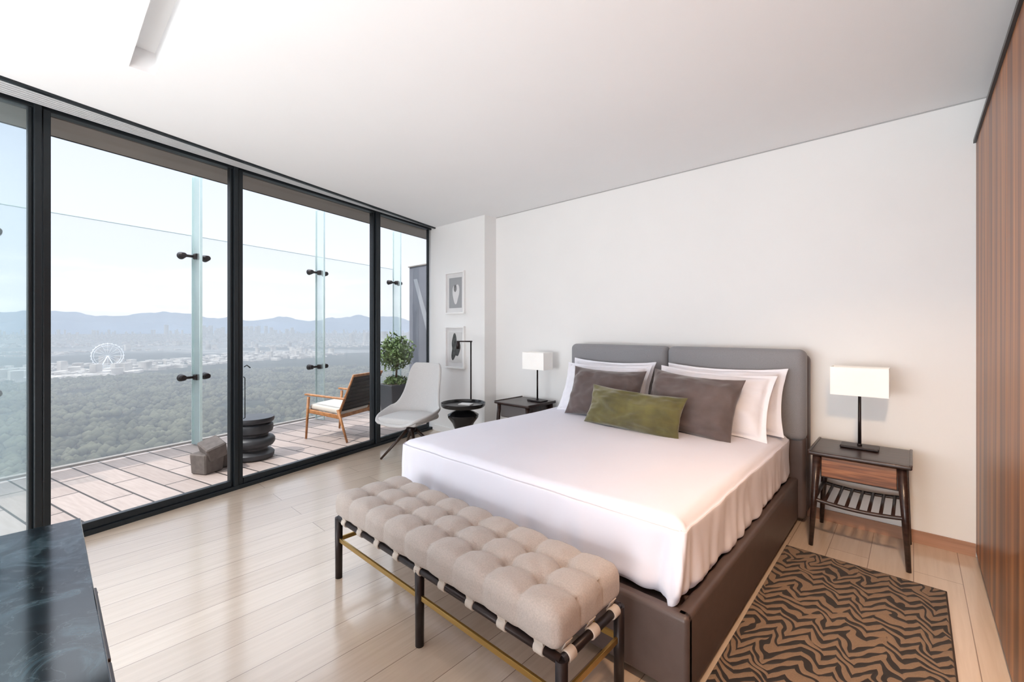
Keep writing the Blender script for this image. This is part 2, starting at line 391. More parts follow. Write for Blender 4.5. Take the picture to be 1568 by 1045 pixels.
def b_ground(nt):
    g=N(nt,'ShaderNodeNewGeometry')
    vo=N(nt,'ShaderNodeTexVoronoi'); vo.inputs['Scale'].default_value=0.085; L(nt,g.outputs['Position'],vo.inputs['Vector'])
    r1=ramp(nt,[(0.0,lin(90,88,76)),(0.5,lin(58,60,52)),(0.85,lin(30,34,32))]); L(nt,vo.outputs['Distance'],r1.inputs['Fac'])
    n1=N(nt,'ShaderNodeTexNoise'); n1.inputs['Scale'].default_value=0.011; n1.inputs['Detail'].default_value=6; L(nt,g.outputs['Position'],n1.inputs['Vector'])
    r2=ramp(nt,[(0.35,(0.45,0.5,0.5,1)),(0.65,(1.0,1.0,0.95,1))]); L(nt,n1.outputs['Fac'],r2.inputs['Fac'])
    m1=N(nt,'ShaderNodeMixRGB',blend_type='MULTIPLY'); m1.inputs['Fac'].default_value=1; L(nt,r1.outputs[0],m1.inputs['Color1']); L(nt,r2.outputs[0],m1.inputs['Color2'])
    v2=N(nt,'ShaderNodeTexVoronoi'); v2.inputs['Scale'].default_value=0.03; L(nt,g.outputs['Position'],v2.inputs['Vector'])
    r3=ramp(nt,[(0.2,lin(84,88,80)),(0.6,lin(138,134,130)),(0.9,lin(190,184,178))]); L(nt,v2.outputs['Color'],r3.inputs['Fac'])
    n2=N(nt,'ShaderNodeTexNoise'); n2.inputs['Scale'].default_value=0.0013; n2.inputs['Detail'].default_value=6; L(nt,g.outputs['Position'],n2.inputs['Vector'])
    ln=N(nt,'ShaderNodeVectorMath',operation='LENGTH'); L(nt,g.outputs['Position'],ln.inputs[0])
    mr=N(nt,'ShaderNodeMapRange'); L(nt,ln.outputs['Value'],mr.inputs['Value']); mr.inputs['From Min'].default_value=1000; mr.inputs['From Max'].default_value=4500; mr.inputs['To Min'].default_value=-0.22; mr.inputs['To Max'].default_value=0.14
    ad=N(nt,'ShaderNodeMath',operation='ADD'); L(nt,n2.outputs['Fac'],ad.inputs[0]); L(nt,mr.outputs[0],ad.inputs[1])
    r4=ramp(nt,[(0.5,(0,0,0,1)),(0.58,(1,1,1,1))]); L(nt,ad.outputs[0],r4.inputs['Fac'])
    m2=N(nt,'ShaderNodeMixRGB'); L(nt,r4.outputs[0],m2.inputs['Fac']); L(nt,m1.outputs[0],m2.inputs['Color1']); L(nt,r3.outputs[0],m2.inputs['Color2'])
    return m2.outputs[0]
def b_const(c,amt=0.2,sc=0.004):
    def f(nt):
        g=N(nt,'ShaderNodeNewGeometry'); n=N(nt,'ShaderNodeTexNoise'); n.inputs['Scale'].default_value=sc; L(nt,g.outputs['Position'],n.inputs['Vector'])
        r=ramp(nt,[(0.3,scl(c,1-amt)),(0.7,scl(c,1+amt))]); L(nt,n.outputs['Fac'],r.inputs['Fac']); return r.outputs[0]
    return f
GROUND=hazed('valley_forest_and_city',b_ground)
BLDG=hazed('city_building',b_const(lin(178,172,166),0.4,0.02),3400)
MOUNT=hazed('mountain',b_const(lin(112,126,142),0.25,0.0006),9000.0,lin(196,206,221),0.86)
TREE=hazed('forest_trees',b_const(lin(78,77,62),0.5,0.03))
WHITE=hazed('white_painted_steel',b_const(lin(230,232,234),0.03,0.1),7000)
STUD=M('steel_stud',lin(200,200,205),0.4)

# ------------------------------------------------------------------ constants
H=2.82; YB=3.90
TH=math.asin(0.2363)
def E(y): return -3.786-0.2947*y   # ceiling edge line
def WX(y): return -4.10-0.2432*y
# ------------------------------------------------------------------ room shell
prism('floor',[(WX(-3.1)-0.06,-3.1),(1.0,-3.1),(1.0,YB),(WX(YB)+0.0,YB),],-0.12,0.0,FLOOR)
sl=(-3.10,-0.9,0.31,0.42)
ceil_parts=[prism('c1',[(E(-3.1),-3.1),(1.0,-3.1),(1.0,sl[2]),(E(sl[2]),sl[2])],H,H+0.2,CEIL),
 prism('c2',[(E(sl[3]),sl[3]),(1.0,sl[3]),(1.0,YB),(E(YB),YB)],H,H+0.2,CEIL),
 prism('c3',[(E(sl[2]),sl[2]),(sl[0],sl[2]),(sl[0],sl[3]),(E(sl[3]),sl[3])],H,H+0.2,CEIL),
 prism('c4',[(sl[1],sl[2]),(1.0,sl[2]),(1.0,sl[3]),(sl[1],sl[3])],H,H+0.2,CEIL),
 prism('c5',[(sl[0]-.02,sl[2]-.02),(sl[1]+.02,sl[2]-.02),(sl[1]+.02,sl[3]+.02),(sl[0]-.02,sl[3]+.02)],H+0.12,H+0.21,CEIL)]
join(ceil_parts,'ceiling')
prism('wall_back',[(-3.89,YB),(1.15,YB),(1.15,YB+0.15),(-3.89,YB+0.15)],-0.1,H+0.2,WALL)
prism('wall_column',[(WX(3.7)-0.03,3.70),(-3.89,3.70),(-3.89,YB+.15),(WX(3.7)-0.03,YB+.15)],0.0,H+0.2,WALL)
prism('wall_right',[(1.0,-3.25),(1.15,-3.25),(1.15,YB),(1.0,YB)],-0.1,H+0.2,WALL)
prism('wall_rear',[(WX(-3.1)-.1,-3.25),(1.0,-3.25),(1.0,-3.1),(WX(-3.1)-.1,-3.1)],-0.1,H+0.2,WALL)
span('painted_gap_line',(-3.885,YB-0.004,H-0.008),(1.0,YB+0.001,H),GAP)  # flat grey strip painted as the shade of a ceiling reveal
prism('baseboard_back',[(-3.875,YB-0.014),(0.28,YB-0.014),(0.28,YB),(-3.875,YB)],0.0,0.08,BASEB)
prism('baseboard_column',[(-4.9,3.686),(-3.89,3.686),(-3.89,3.70),(-4.9,3.70)],0.0,0.08,WALL)
cw=root('walnut_wardrobe',(0,0,0))
y=YB-0.005; k=0
while y>-1.0:
    y0=max(-1.0,y-0.60)
    span('door_panel_%d'%k,(0.282,y0+0.0012,0.03),(0.31,y-0.0012,2.55),WALNUT,cw,0.001)
    y-=0.60;k+=1
span('carcass',(0.31,-1.0,0.0),(0.93,YB-0.002,2.54),BLACK,cw)
span('plinth',(0.295,-1.0,0.0),(0.31,YB-0.002,0.03),BLACK,cw)
span('top_trim',(0.270,-1.0,2.55),(0.93,YB-0.002,2.572),BLACK,cw)
prism('trim_2',[(E(-3.1)-0.03,-3.1),(E(-3.1),-3.1),(E(3.70),3.70),(E(3.70)-0.03,3.70)],H-0.016,H+0.05,BLACK)
gr=root('ceiling_grille')
prism('backing',[(WX(-3.1)-.05,-3.1),(E(-3.1)-.03,-3.1),(E(3.7)-.03,3.7),(WX(3.7)-.05,3.7)],H+0.03,H+0.2,GRILLEB,gr)
for i in range(7):
    f=(i+0.5)/7
    def px(y,o): 
        a=WX(y)+0.05; b=E(y)-0.035
        return a+(b-a)*f+o
    prism('slat_%d'%i,[(px(-3.1,-.014),-3.1),(px(-3.1,.014),-3.1),(px(3.69,.0065),3.69),(px(3.69,-.0065),3.69)],H-0.002,H+0.012,GRILLE,gr)
# ------------------------------------------------------------------ windows
S=[-3.15,-1.6,-0.02,1.18,2.80,3.80]
for i in range(5):
    r=root('window_%d'%(i+1),(-4.10,0,0),TH)
    a,b=S[i],S[i+1]
    span('sill_track',(-0.07,a,0.0),(0.05,b,0.035),BLACK,r,0.004)
    span('sill_rail',(-0.02,a+.05,0.035),(0.03,b-.05,0.085),BLACK,r,0.004)
    span('head_rail',(-0.04,a,2.80),(0.03,b,H+0.05),BLACK,r,0.004)
    span('mullion_outer',(-0.07,a-0.036,0.0),(0.045,a+0.0,2.83),BLACK,r,0.004)
    span('stile_near',(-0.02,a+0.006,0.035),(0.035,a+0.042,2.81),BLACK,r,0.004)
    span('stile_far',(-0.02,b-0.056,0.035),(0.02,b-0.037,2.81),BLACK,r,0.004)
    span('glass',(0.000,a+.04,0.06),(0.008,b-.055,2.805),GLASS if i!=1 else GLASS2,r)
    if i==3:
        tube('handle',[(0.04,a+0.05,1.07),(0.07,a+0.055,1.085),(0.07,a+0.085,1.06)],0.005,BLACK,r)
        tube('pull',[(0.03,a+0.05,0.98),(0.05,a+0.05,0.97),(0.05,a+0.05,0.62),(0.03,a+0.05,0.61)],0.004,BLACK,r)
# ------------------------------------------------------------------ terrace
t=root('floor_terrace',(-4.10,0,0),TH)
span('decking',(-2.20,-4.0,-0.10),(-0.07,4.98,-0.012),DECK,t)
t=root('trim_3',(-4.10,0,0),TH)
span('edge_kerb',(-2.20,-4.0,-0.012),(-2.13,4.98,0.01),SOFFIT,t)
t=root('terrace_soffit',(-4.10,0,0),TH)
span('soffit',(-0.45,-4.0,2.805),(-0.07,5.0,3.1),SOFFIT,t)
span('soffit_edge',(-0.46,-4.0,2.80),(-0.45,5.0,3.1),BLACK,t)
bal=root('glass_balustrade',(-4.10,0,0),TH)
fs_=[-3.39,-1.67,0.05,1.772,3.49,5.16]
for i in range(len(fs_)-1):
    a,b=fs_[i],fs_[i+1]
    span('panel_%d'%i,(-2.05,a+.01,0.0),(-2.035,b-.01,2.55),GLASSB,bal)
    span('panel_top_edge_%d'%i,(-2.051,a+.01,2.55),(-2.034,b-.01,2.556),FINE,bal)
for i,s in enumerate(fs_):
    span('fin_%d'%i,(-2.03,s-.012,0.0),(-1.85,s+.012,3.27),FIN,bal)
    span('fin_edge_%d'%i,(-1.85,s-.014,0.0),(-1.842,s+.014,3.27),FINE,bal)
    span('fin_back_edge_%d'%i,(-2.036,s-.014,0.0),(-2.03,s+.014,3.27),FINE,bal)
    for j,z in enumerate((0.82,2.29)):
        span('clamp_bar_%d_%d'%(i,j),(-1.99,s-.10,z-.015),(-1.955,s+.10,z+.015),METALD,bal,0.006)
        for sg in (-1,1):
            cone('clamp_disc_%d_%d_%d'%(i,j,sg+1),(-2.03,s+sg*.13,z),(-1.95,s+sg*.13,z),0.045,0.03,METALD,bal)
        span('clamp_body_%d_%d'%(i,j),(-1.98,s-.03,z-.035),(-1.90,s+.03,z+.035),METALD,bal,0.01)
dw=root('terrace_end_wall',(0,0,0))
prism('panel',[(-7.45,5.00),(-5.0,5.00),(-5.0,5.2),(-7.45,5.2)],0.0,2.65,DKWALL,dw)
obj('diagonal_band',[(-7.3,4.995,2.4),(-7.18,4.995,2.4),(-6.1,4.995,0.0),(-6.3,4.995,0.0)],[(0,1,2,3)],LTBAND,dw)
prism('cap',[(-7.47,4.98),(-5.0,4.98),(-5.0,5.22),(-7.47,5.22)],2.65,2.67,SOFFIT,dw)
prism('wall_exterior',[(WX(3.7)-.0,4.06),(-4.3,4.06),(-4.3,4.96),(-5.2,4.96)],0.0,3.1,DKWALL)
# ------------------------------------------------------------------ terrace furniture
def leafball(name,c,r,n,parent,size=0.035,flat=1.0):
    vs=[];fs=[]
    for i in range(n):
        d=Vector((random.gauss(0,1),random.gauss(0,1),random.gauss(0,1))).normalized()
        rr=r*(random.random()**0.4)*(1+0.3*mnoise.noise(d*2.2))
        p=Vector(c)+Vector((d.x*rr,d.y*rr,d.z*rr*flat))
        u=Vector((random.gauss(0,1),random.gauss(0,1),random.gauss(0,1))).normalized(); v=u.orthogonal().normalized()
        s=size*random.uniform(.6,1.3); b=len(vs)
        vs+= [p-u*s,p+v*s*.45,p+u*s,p-v*s*.45]; fs.append((b,b+1,b+2,b+3))
    return obj(name,vs,fs,LEAF,parent)
pl=root('potted_topiary_tree',(-6.52,4.10,-0.010))
box('planter',(0,0,0.24),(0.42,0.42,0.48),STONED,pl,0.012,taper=0.85)
box('soil',(0,0,0.475),(0.37,0.37,0.02),SOIL,pl,0.0)
cone('trunk',(0,0,0.47),(0.01,0.02,0.85),0.02,0.014,BARK,pl)
cone('branch_1',(0.01,0.01,0.75),(0.09,0.05,0.95),0.01,0.006,BARK,pl)
cone('branch_2',(0.01,0.01,0.75),(-0.09,-0.03,0.97),0.01,0.006,BARK,pl)
leafball('crown',(0,0,1.02),0.31,1400,pl)
leafball('underplanting',(0,0,0.52),0.2,600,pl,0.03,0.5)
st=root('ceramic_stool',(-5.33,1.56,-0.011))
lathe('drum',[(0.0,0),(0.18,0.0),(0.205,0.02),(0.21,0.06),(0.185,0.085),(0.14,0.10),(0.14,0.12),(0.195,0.14),(0.215,0.17),(0.215,0.21),(0.195,0.235),(0.15,0.25),(0.15,0.27),(0.19,0.29),(0.20,0.33),(0.195,0.37),(0.17,0.39),(0.20,0.40),(0.21,0.425),(0.205,0.45),(0.0,0.455)],STONED,st)
rk=root('stone_block_sculpture',(-5.14,1.12,-0.011))
box('block_low',(0.0,-0.02,0.10),(0.20,0.22,0.20),ROCK,rk,0.012,(0,0,0.5),seg=1,taper=0.9)
box('block_top',(0.03,0.02,0.225),(0.22,0.18,0.15),ROCK,rk,0.012,(0.3,0.25,0.2),seg=1,taper=0.9)
box('block_side',(-0.10,0.12,0.09),(0.17,0.19,0.17),ROCK,rk,0.012,(0,0.0,-0.3),seg=1,taper=0.9)
ac=root('outdoor_armchair',(-5.60,2.70,-0.006),math.radians(-65.7))
for sx in (-1,1):
    x=sx*0.31
    cone('front_leg_%d'%(sx+1),(x,-0.30,0),(x,-0.26,0.54),0.013,0.019,CHAIRW,ac)
    cone('rear_leg_%d'%(sx+1),(x,0.34,0),(x,0.20,0.40),0.013,0.019,CHAIRW,ac)
    cone('back_post_%d'%(sx+1),(x*.93,0.18,0.30),(x*.93,0.42,0.84),0.017,0.013,CHAIRW,ac)
    box('arm_%d'%(sx+1),(x,-0.00,0.555),(0.05,0.62,0.022),CHAIRW,ac,0.009,(math.radians(-3),0,0))
    box('side_rail_%d'%(sx+1),(x*.95,-0.03,0.33),(0.025,0.52,0.05),CHAIRW,ac,0.008,(math.radians(-6),0,0))
box('front_rail',(0,-0.27,0.355),(0.60,0.025,0.05),CHAIRW,ac,0.008)
box('rear_rail',(0,0.20,0.31),(0.60,0.025,0.05),CHAIRW,ac,0.008)
box('top_rail',(0,0.42,0.83),(0.60,0.028,0.035),CHAIRW,ac,0.01)
rbox('seat_cushion',(0.56,0.50,0.07),0.03,(10,10,1),OUTCUSH,ac,loc=(0,-0.03,0.385),rot=(math.radians(-6),0,0))
box('back_panel',(0,0.305,0.60),(0.55,0.02,0.50),WICK,ac,0.008,(math.radians(-24),0,0))
bs=[]
for i in range(9): bs.append(box('s',(0,0.225+0.0225*i,0.385+0.05*i),(0.565,0.034,0.008),WICK,ac,0.002,(math.radians(-24),0,0)))
join(bs,'back_weave')

# ------------------------------------------------------------------ landscape
gz=-120.0
ring=[];fc=[]
N1=96; radii=[60,400,1200,3000,8000,20000,45000]
for r_ in radii:
    for i in range(N1):
        a=2*math.pi*i/N1; ring.append((r_*math.cos(a),r_*math.sin(a),gz))
for k in range(len(radii)-1):
    for i in range(N1):
        j=(i+1)%N1; fc.append((k*N1+i,(k+1)*N1+i,(k+1)*N1+j,k*N1+j))
fc.append(tuple(range(N1)))
obj('ground_valley',ring,fc,GROUND)
def mountains(name,R,hmin,hmax,seed,sc):
    vs=[];fs=[];n=420
    for i in range(n+1):
        a=math.radians(95+140*i/n)
        hh=hmin+(hmax-hmin)*max(0,0.5+0.75*mnoise.fractal(Vector((a*sc,seed,0.3)),0.9,2.1,6))
        for (rr,z) in ((R*0.86,gz),(R*0.93,gz+hh*0.45+60*mnoise.noise(Vector((a*sc*4,seed+4,0)))),(R,gz+hh),(R*1.1,gz)):
            vs.append((rr*math.cos(a),rr*math.sin(a),z))
    for i in range(n):
        for k in range(3): fs.append((i*4+k,(i+1)*4+k,(i+1)*4+k+1,i*4+k+1))
    return obj(name,vs,fs,MOUNT,None,True)
mountains('mountain_range',30000,650,1150,3.0,11)
mountains('mountain_range.001',19000,100,500,8.0,7)
vs=[];fs=[]
def addbox(x,y,w,d,h,a):
    b=len(vs); ca,sa=math.cos(a),math.sin(a)
    for z in (gz,gz+h):
        for (p,q) in ((-1,-1),(1,-1),(1,1),(-1,1)):
            X=p*w/2;Y=q*d/2; vs.append((x+X*ca-Y*sa,y+X*sa+Y*ca,z))
    fs.extend([(b+4,b+5,b+6,b+7)]+[(b+i,b+(i+1)%4,b+4+(i+1)%4,b+4+i) for i in range(4)])
for i in range(12000):
    a=math.radians(random.uniform(128,198)); R=1520+13000*random.random()**1.8
    x,y_=R*math.cos(a),R*math.sin(a)
    if abs(x+1800)<60 and abs(y_-131)<60: continue
    dens=mnoise.noise(Vector((x*0.0009,y_*0.0009,2.0)))
    if dens<(-0.16 if R>3200 else 0.10): continue
    tall=random.random()
    h=random.uniform(4,10) if tall<0.92 else random.uniform(14,34)
    if R>7000 and tall>0.93: h=random.uniform(60,130)
    addbox(x,y_,random.uniform(10,26),random.uniform(10,30),h,random.uniform(0,3))
for i in range(46):
    a=math.radians(random.gauss(166,2.4)); R=random.uniform(9000,11500)
    addbox(R*math.cos(a),R*math.sin(a),random.uniform(35,60),50,random.uniform(90,210),0.2)
for i in range(14):
    a=math.radians(random.gauss(148,5)); R=random.uniform(3000,8000)
    addbox(R*math.cos(a),R*math.sin(a),random.uniform(25,50),35,random.uniform(60,110),0.2)
obj('city_buildings',vs,fs,BLDG)
vs=[];fs=[]
ico=bmesh.new(); bmesh.ops.create_icosphere(ico,subdivisions=1,radius=1.0); iv=[v.co.copy() for v in ico.verts]; ifc=[tuple(v.index for v in f.verts) for f in ico.faces]; ico.free()
for i in range(13000):
    a=math.radians(random.uniform(132,192)); R=math.sqrt(random.uniform(170**2,1500**2))
    x,y_=R*math.cos(a),R*math.sin(a)
    if mnoise.noise(Vector((x*0.012,y_*0.012,7)))<-0.28: continue
    s=random.uniform(2.5,6.5); b=len(vs)
    for v in iv: vs.append((x+v.x*s*random.uniform(.8,1.2),y_+v.y*s,gz+s*0.6+v.z*s*random.uniform(.7,1.2)))
    fs.extend([(b+p,b+q,b+r_) for p,q,r_ in ifc])
obj('forest_trees',vs,fs,TREE,None,True)
fw=root('ferris_wheel',(-1800,131,-78))
def wheelpt(r_,a,o=0): return (o,r_*math.cos(a),r_*math.sin(a))
for k,o in enumerate((-3,3)):
    tube('rim_%d'%k,[wheelpt(36,2*math.pi*i/48,o) for i in range(49)],0.7,WHITE,fw)
    tube('inner_rim_%d'%k,[wheelpt(31,2*math.pi*i/48,o) for i in range(49)],0.4,WHITE,fw)
for i in range(16): cone('spoke_%d'%i,(0,0,0),wheelpt(36,2*math.pi*i/16),0.35,0.35,WHITE,fw,6)
for i in range(24):
    p=wheelpt(37.5,2*math.pi*i/24); box('cabin_%d'%i,p,(3,2.4,2.4),WHITE,fw,0.4)
for sg in (-1,1):
    for o in (-5,5): cone('leg_%d_%d'%(sg,o),(o,0,0),(o*2,sg*18,-42),0.8,1.0,WHITE,fw,8)

# ------------------------------------------------------------------ bed
bed=root('bed',(0,0,0))
bx0,bx1=-2.62,-0.61; by0,by1=1.61,3.80
def rail(name,a,b,rad=0.02):
    c=[(a[i]+b[i])/2 for i in range(3)]; s=[abs(b[i]-a[i]) for i in range(3)]
    return rbox(name,s,rad,(14,14,3),LEATH,bed,loc=c)
rail('foot_rail',(bx0,by0,0.03),(bx1,by0+0.06,0.33))
rail('side_rail_right',(bx1-0.06,by0+.002,0.03),(bx1,by1-.1,0.33))
rail('side_rail_left',(bx0,by0+.002,0.03),(bx0+0.06,by1-.1,0.33))
span('platform',(bx0+.05,by0+.05,0.05),(bx1-.05,by1-.1,0.30),LEATH,bed)
for i,(x,y_) in enumerate(((bx0+.1,by0+.12),(bx1-.1,by0+.12),(bx0+.1,by1-.3),(bx1-.1,by1-.3))):
    cone('foot_%d'%i,(x,y_,0),(x,y_,0.06),0.02,0.025,METALD,bed)
def hb(name,x0,x1):
    a=((x1-x0)/2)
    def d(p,n):
        u=p.x/(a); v=p.z/0.33
        if n.y<-0.3: p.y-=0.012*max(0,1-u**6)*max(0,1-min(1,abs(v))**6)
        return p
    return rbox(name,(x1-x0,0.14,0.66),0.05,(20,2,14),HEADF,bed,loc=((x0+x1)/2,3.735,0.925),disp=d,k=5)
hb('headboard_cushion_left',-2.585,-1.576); hb('headboard_cushion_right',-1.570,-0.565)
rbox('headboard_frame',(2.04,0.13,1.16),0.05,(20,2,12),LEATH,bed,loc=(-1.575,3.81,0.64))
rbox('headboard_lower',(2.02,0.08,0.60),0.03,(20,2,8),LEATH,bed,loc=(-1.575,3.74,0.33))
mx0,mx1=-2.60,-0.645; my0,my1=1.665,3.66; mz0,mz1=0.325,0.665
mc=Vector(((mx0+mx1)/2,(my0+my1)/2,(mz0+mz1)/2)); ms=(mx1-mx0,my1-my0,mz1-mz0)
def sheet_disp(p,n):
    w=p+mc
    q=p.copy()
    ax=ms[0]/2; ay=ms[1]/2; az=ms[2]/2
    if n.z>0.3:
        q.z+=0.007*mnoise.noise(Vector((w.x*1.7,w.y*1.7,1)))+0.0050*mnoise.noise(Vector((w.x*4.5,w.y*2.5,4)))
        q.z+=0.0040*mnoise.noise(Vector((w.x*12,w.y*3.5,8)))*min(1,max(0,(abs(p.y)/ay-0.3)/0.7))
        e=max(abs(p.x)/ax,abs(p.y)/ay); q.z-=0.022*max(0,e-0.55)**2/0.2
    hn=Vector((n.x,n.y,0))
    if hn.length>0.3:
        hn.normalize()
        down=(az-p.z)/(2*az)
        s=w.x if abs(n.y)>abs(n.x) else w.y
        amp=0.018*down+0.005
        q+=hn*(amp*mnoise.noise(Vector((s*5.5,down*1.2,n.x*2)))+0.006*down)
        q+=hn*0.014*down*mnoise.noise(Vector((s*15,down*1.5,3)))
        for cx in (1,-1):
            k=1.0 if cx==1 else 0.3
            ddx=abs(p.x-cx*ax); ddy=abs(p.y+ay)
            if p.x*cx>ax-0.30 and p.y<-ay+0.30:
                peri=(ddx if ddy<0.06 else 0)-(ddy if ddx<0.06 else 0)
                g=math.exp(-((peri+0.03-0.07*down)/0.026)**2)
                q+=hn*0.042*k*g*(down**0.6)
                g2=math.exp(-((peri-0.07-0.05*down)/0.022)**2)
                q-=hn*0.022*k*g2*down
                g3=math.exp(-((peri+0.10)/0.02)**2)
                q-=hn*0.020*k*g3*down
                if down>0.9: q.z-=0.02*g
    if n.z<0.2 and p.z<-az+0.03: q.z+=0.010*mnoise.noise(Vector((w.x*6,w.y*6,0)))
    return q
rbox('mattress_sheet',ms,0.065,(150,150,22),SHEET,bed,loc=mc,disp=sheet_disp,k=7)
T=math.radians
pillow('pillow_back_right',0.86,0.49,0.20,PILW,bed,loc=(-1.08,3.50,0.89),rot=(T(-20),0,T(2)),seed=1,flange=0.09,wr=0.012)
pillow('pillow_front_right',0.84,0.48,0.20,PILW,bed,loc=(-1.12,3.36,0.875),rot=(T(-26),T(2),T(-1)),seed=2,flange=0.09,wr=0.012)
pillow('pillow_back_left',0.86,0.49,0.20,PILW,bed,loc=(-2.05,3.50,0.89),rot=(T(-20),0,T(-2)),seed=3,flange=0.09,wr=0.012)
pillow('pillow_front_left',0.84,0.48,0.20,PILW,bed,loc=(-2.03,3.37,0.875),rot=(T(-26),T(-1),T(2)),seed=4,flange=0.09,wr=0.012)
pillow('cushion_taupe_left',0.66,0.44,0.18,BROWNC,bed,loc=(-1.92,3.22,0.865),rot=(T(-24),T(1),T(6)),seed=5,pinch=0.08,wr=0.011)
pillow('cushion_taupe_right',0.68,0.46,0.18,BROWNC,bed,loc=(-1.19,3.17,0.865),rot=(T(-24),T(3),T(-6)),seed=6,pinch=0.08,wr=0.011)
pillow('cushion_olive_lumbar',0.78,0.31,0.16,GREENC,bed,loc=(-1.53,2.96,0.80),rot=(T(-22),T(2),T(-3)),seed=7,pinch=0.07,wr=0.011)

# ------------------------------------------------------------------ bench
be=root('tufted_bench',(0,0,0))
X0,X1,Y0,Y1=-2.38,-0.83,1.10,1.53
ncx,ncy=9,3
bc=Vector(((X0+X1)/2,(Y0+Y1)/2,0.42)); bs_=(X1-X0,Y1-Y0,0.12)
def tuft(p,n):
    q=p.copy()
    cx=(p.x+bs_[0]/2)/bs_[0]*ncx; cy=(p.y+bs_[1]/2)/bs_[1]*ncy
    gx=abs(math.sin(math.pi*cx)); gy=abs(math.sin(math.pi*cy))
    if n.z>0.4:
        puff=(gx**0.42)*(gy**0.42)
        ix=round(cx);iy=round(cy)
        dd=math.hypot((cx-ix)*bs_[0]/ncx,(cy-iy)*bs_[1]/ncy)
        inner=(0<iy<ncy) and (0<ix<ncx)
        q.z+=0.026*puff-0.006
        if inner: q.z-=0.036*math.exp(-(dd/0.024)**2)
        q.z+=0.004*mnoise.noise(Vector((p.x*20,p.y*20,0)))
        if inner and dd<0.07:
            ang=math.atan2((cy-iy),(cx-ix)); q.z-=0.005*math.cos(ang*7+ix*2+iy)*math.exp(-(dd/0.038)**2)
    if abs(n.x)>0.5 or abs(n.y)>0.5:
        hn=Vector((n.x,n.y,0)).normalized()
        g=gx if abs(n.y)>abs(n.x) else gy
        q+=hn*(0.014*g**0.5-0.009)*(0.4+0.6*min(1,max(0,(p.z+0.06)/0.08)))
        q+=hn*0.003*mnoise.noise(Vector((p.x*25,p.y*25,p.z*8)))
    return q
rbox('tufted_cushion',bs_,0.035,(180,50,6),BENCHF,be,loc=bc,disp=tuft,k=5)
btn=[]
for i in range(1,ncx):
    for j in range(1,ncy):
        x=X0+(X1-X0)*i/ncx; y_=Y0+(Y1-Y0)*j/ncy
        btn.append(lathe('b',[(0,0),(0.009,0.0),(0.011,0.004),(0.007,0.008),(0,0.009)],BENCHF,be,(x,y_,0.435),16))
join(btn,'buttons')
zr=0.335
for nm,a,b in (('front_rail_bar',(X0+.0,Y0+.03,zr),(X1,Y0+.03,zr)),('back_rail_bar',(X0,Y1-.03,zr),(X1,Y1-.03,zr)),('end_rail_left',(X0+.0,Y0+.03,zr),(X0+.0,Y1-.03,zr)),('end_rail_right',(X1,Y0+.03,zr),(X1,Y1-.03,zr))):
    cone(nm,a,b,0.016,0.016,METALD,be)
for i,x in enumerate((X0+.0,(X0+X1)/2,X1)):
    for j,y_ in enumerate((Y0+.03,Y1-.03)):
        cone('leg_%d_%d'%(i,j),(x,y_,0),(x,y_,zr+0.005),0.019,0.021,METALD,be)
for j,y_ in enumerate((Y0+.03,Y1-.03)):
    span('brass_stretcher_%d'%j,(X0,y_-.006,0.205),(X1,y_+.006,0.228),BRASS,be,0.002)
for i,x in enumerate((X0,X1)):
    span('brass_end_%d'%i,(x-.006,Y0+.03,0.205),(x+.006,Y1-.03,0.228),BRASS,be,0.002)
span('sling_base',(X0+.03,Y0+.04,0.345),(X1-.03,Y1-.04,0.362),STRAP,be)
stp=[]
for i in range(ncx):
    x=X0+(X1-X0)*(i+0.5)/ncx
    for sg,y_ in ((-1,Y0+.03),(1,Y1-.03)):
        o=lathe('s',[(0.0,-0.02),(0.0195,-0.02),(0.021,-0.018),(0.021,0.018),(0.0195,0.02),(0,0.02)],STRAP,be,(x,y_,zr),24,rot=(0,math.pi/2,0)); o.modifiers.clear(); stp.append(o)
        stp.append(box('s',(x,y_+sg*0.012,zr+0.026),(0.04,0.004,0.04),STRAP,be,0.001,(sg*-0.25,0,0)))
for j in range(3):
    y_=Y0+(Y1-Y0)*(j+0.5)/3
    for sg,x in ((-1,X0),(1,X1)):
        o=lathe('s',[(0.0,-0.02),(0.0195,-0.02),(0.021,-0.018),(0.021,0.018),(0.0195,0.02),(0,0.02)],STRAP,be,(x,y_,zr),24,rot=(math.pi/2,0,0)); o.modifiers.clear(); stp.append(o)
        stp.append(box('s',(x-sg*0.01,y_,zr+0.026),(0.004,0.04,0.04),STRAP,be,0.001,(0,sg*0.5,0)))
join(stp,'webbing_straps')

# ------------------------------------------------------------------ rug
rg=root('zigzag_rug',(0,0,0))
rbox('pile',(0.725,2.62,0.016),0.006,(40,90,1),RUG,rg,loc=(-0.2385,1.93,0.008))
for nm,a,b in (('border_back',(-0.601,3.238,0.0),(0.127,3.246,0.014)),('border_side',(0.123,0.62,0.0),(0.130,3.246,0.014)),('border_front',(-0.601,0.612,0.0),(0.127,0.62,0.014))):
    span(nm,a,b,RUGB,rg,0.002)

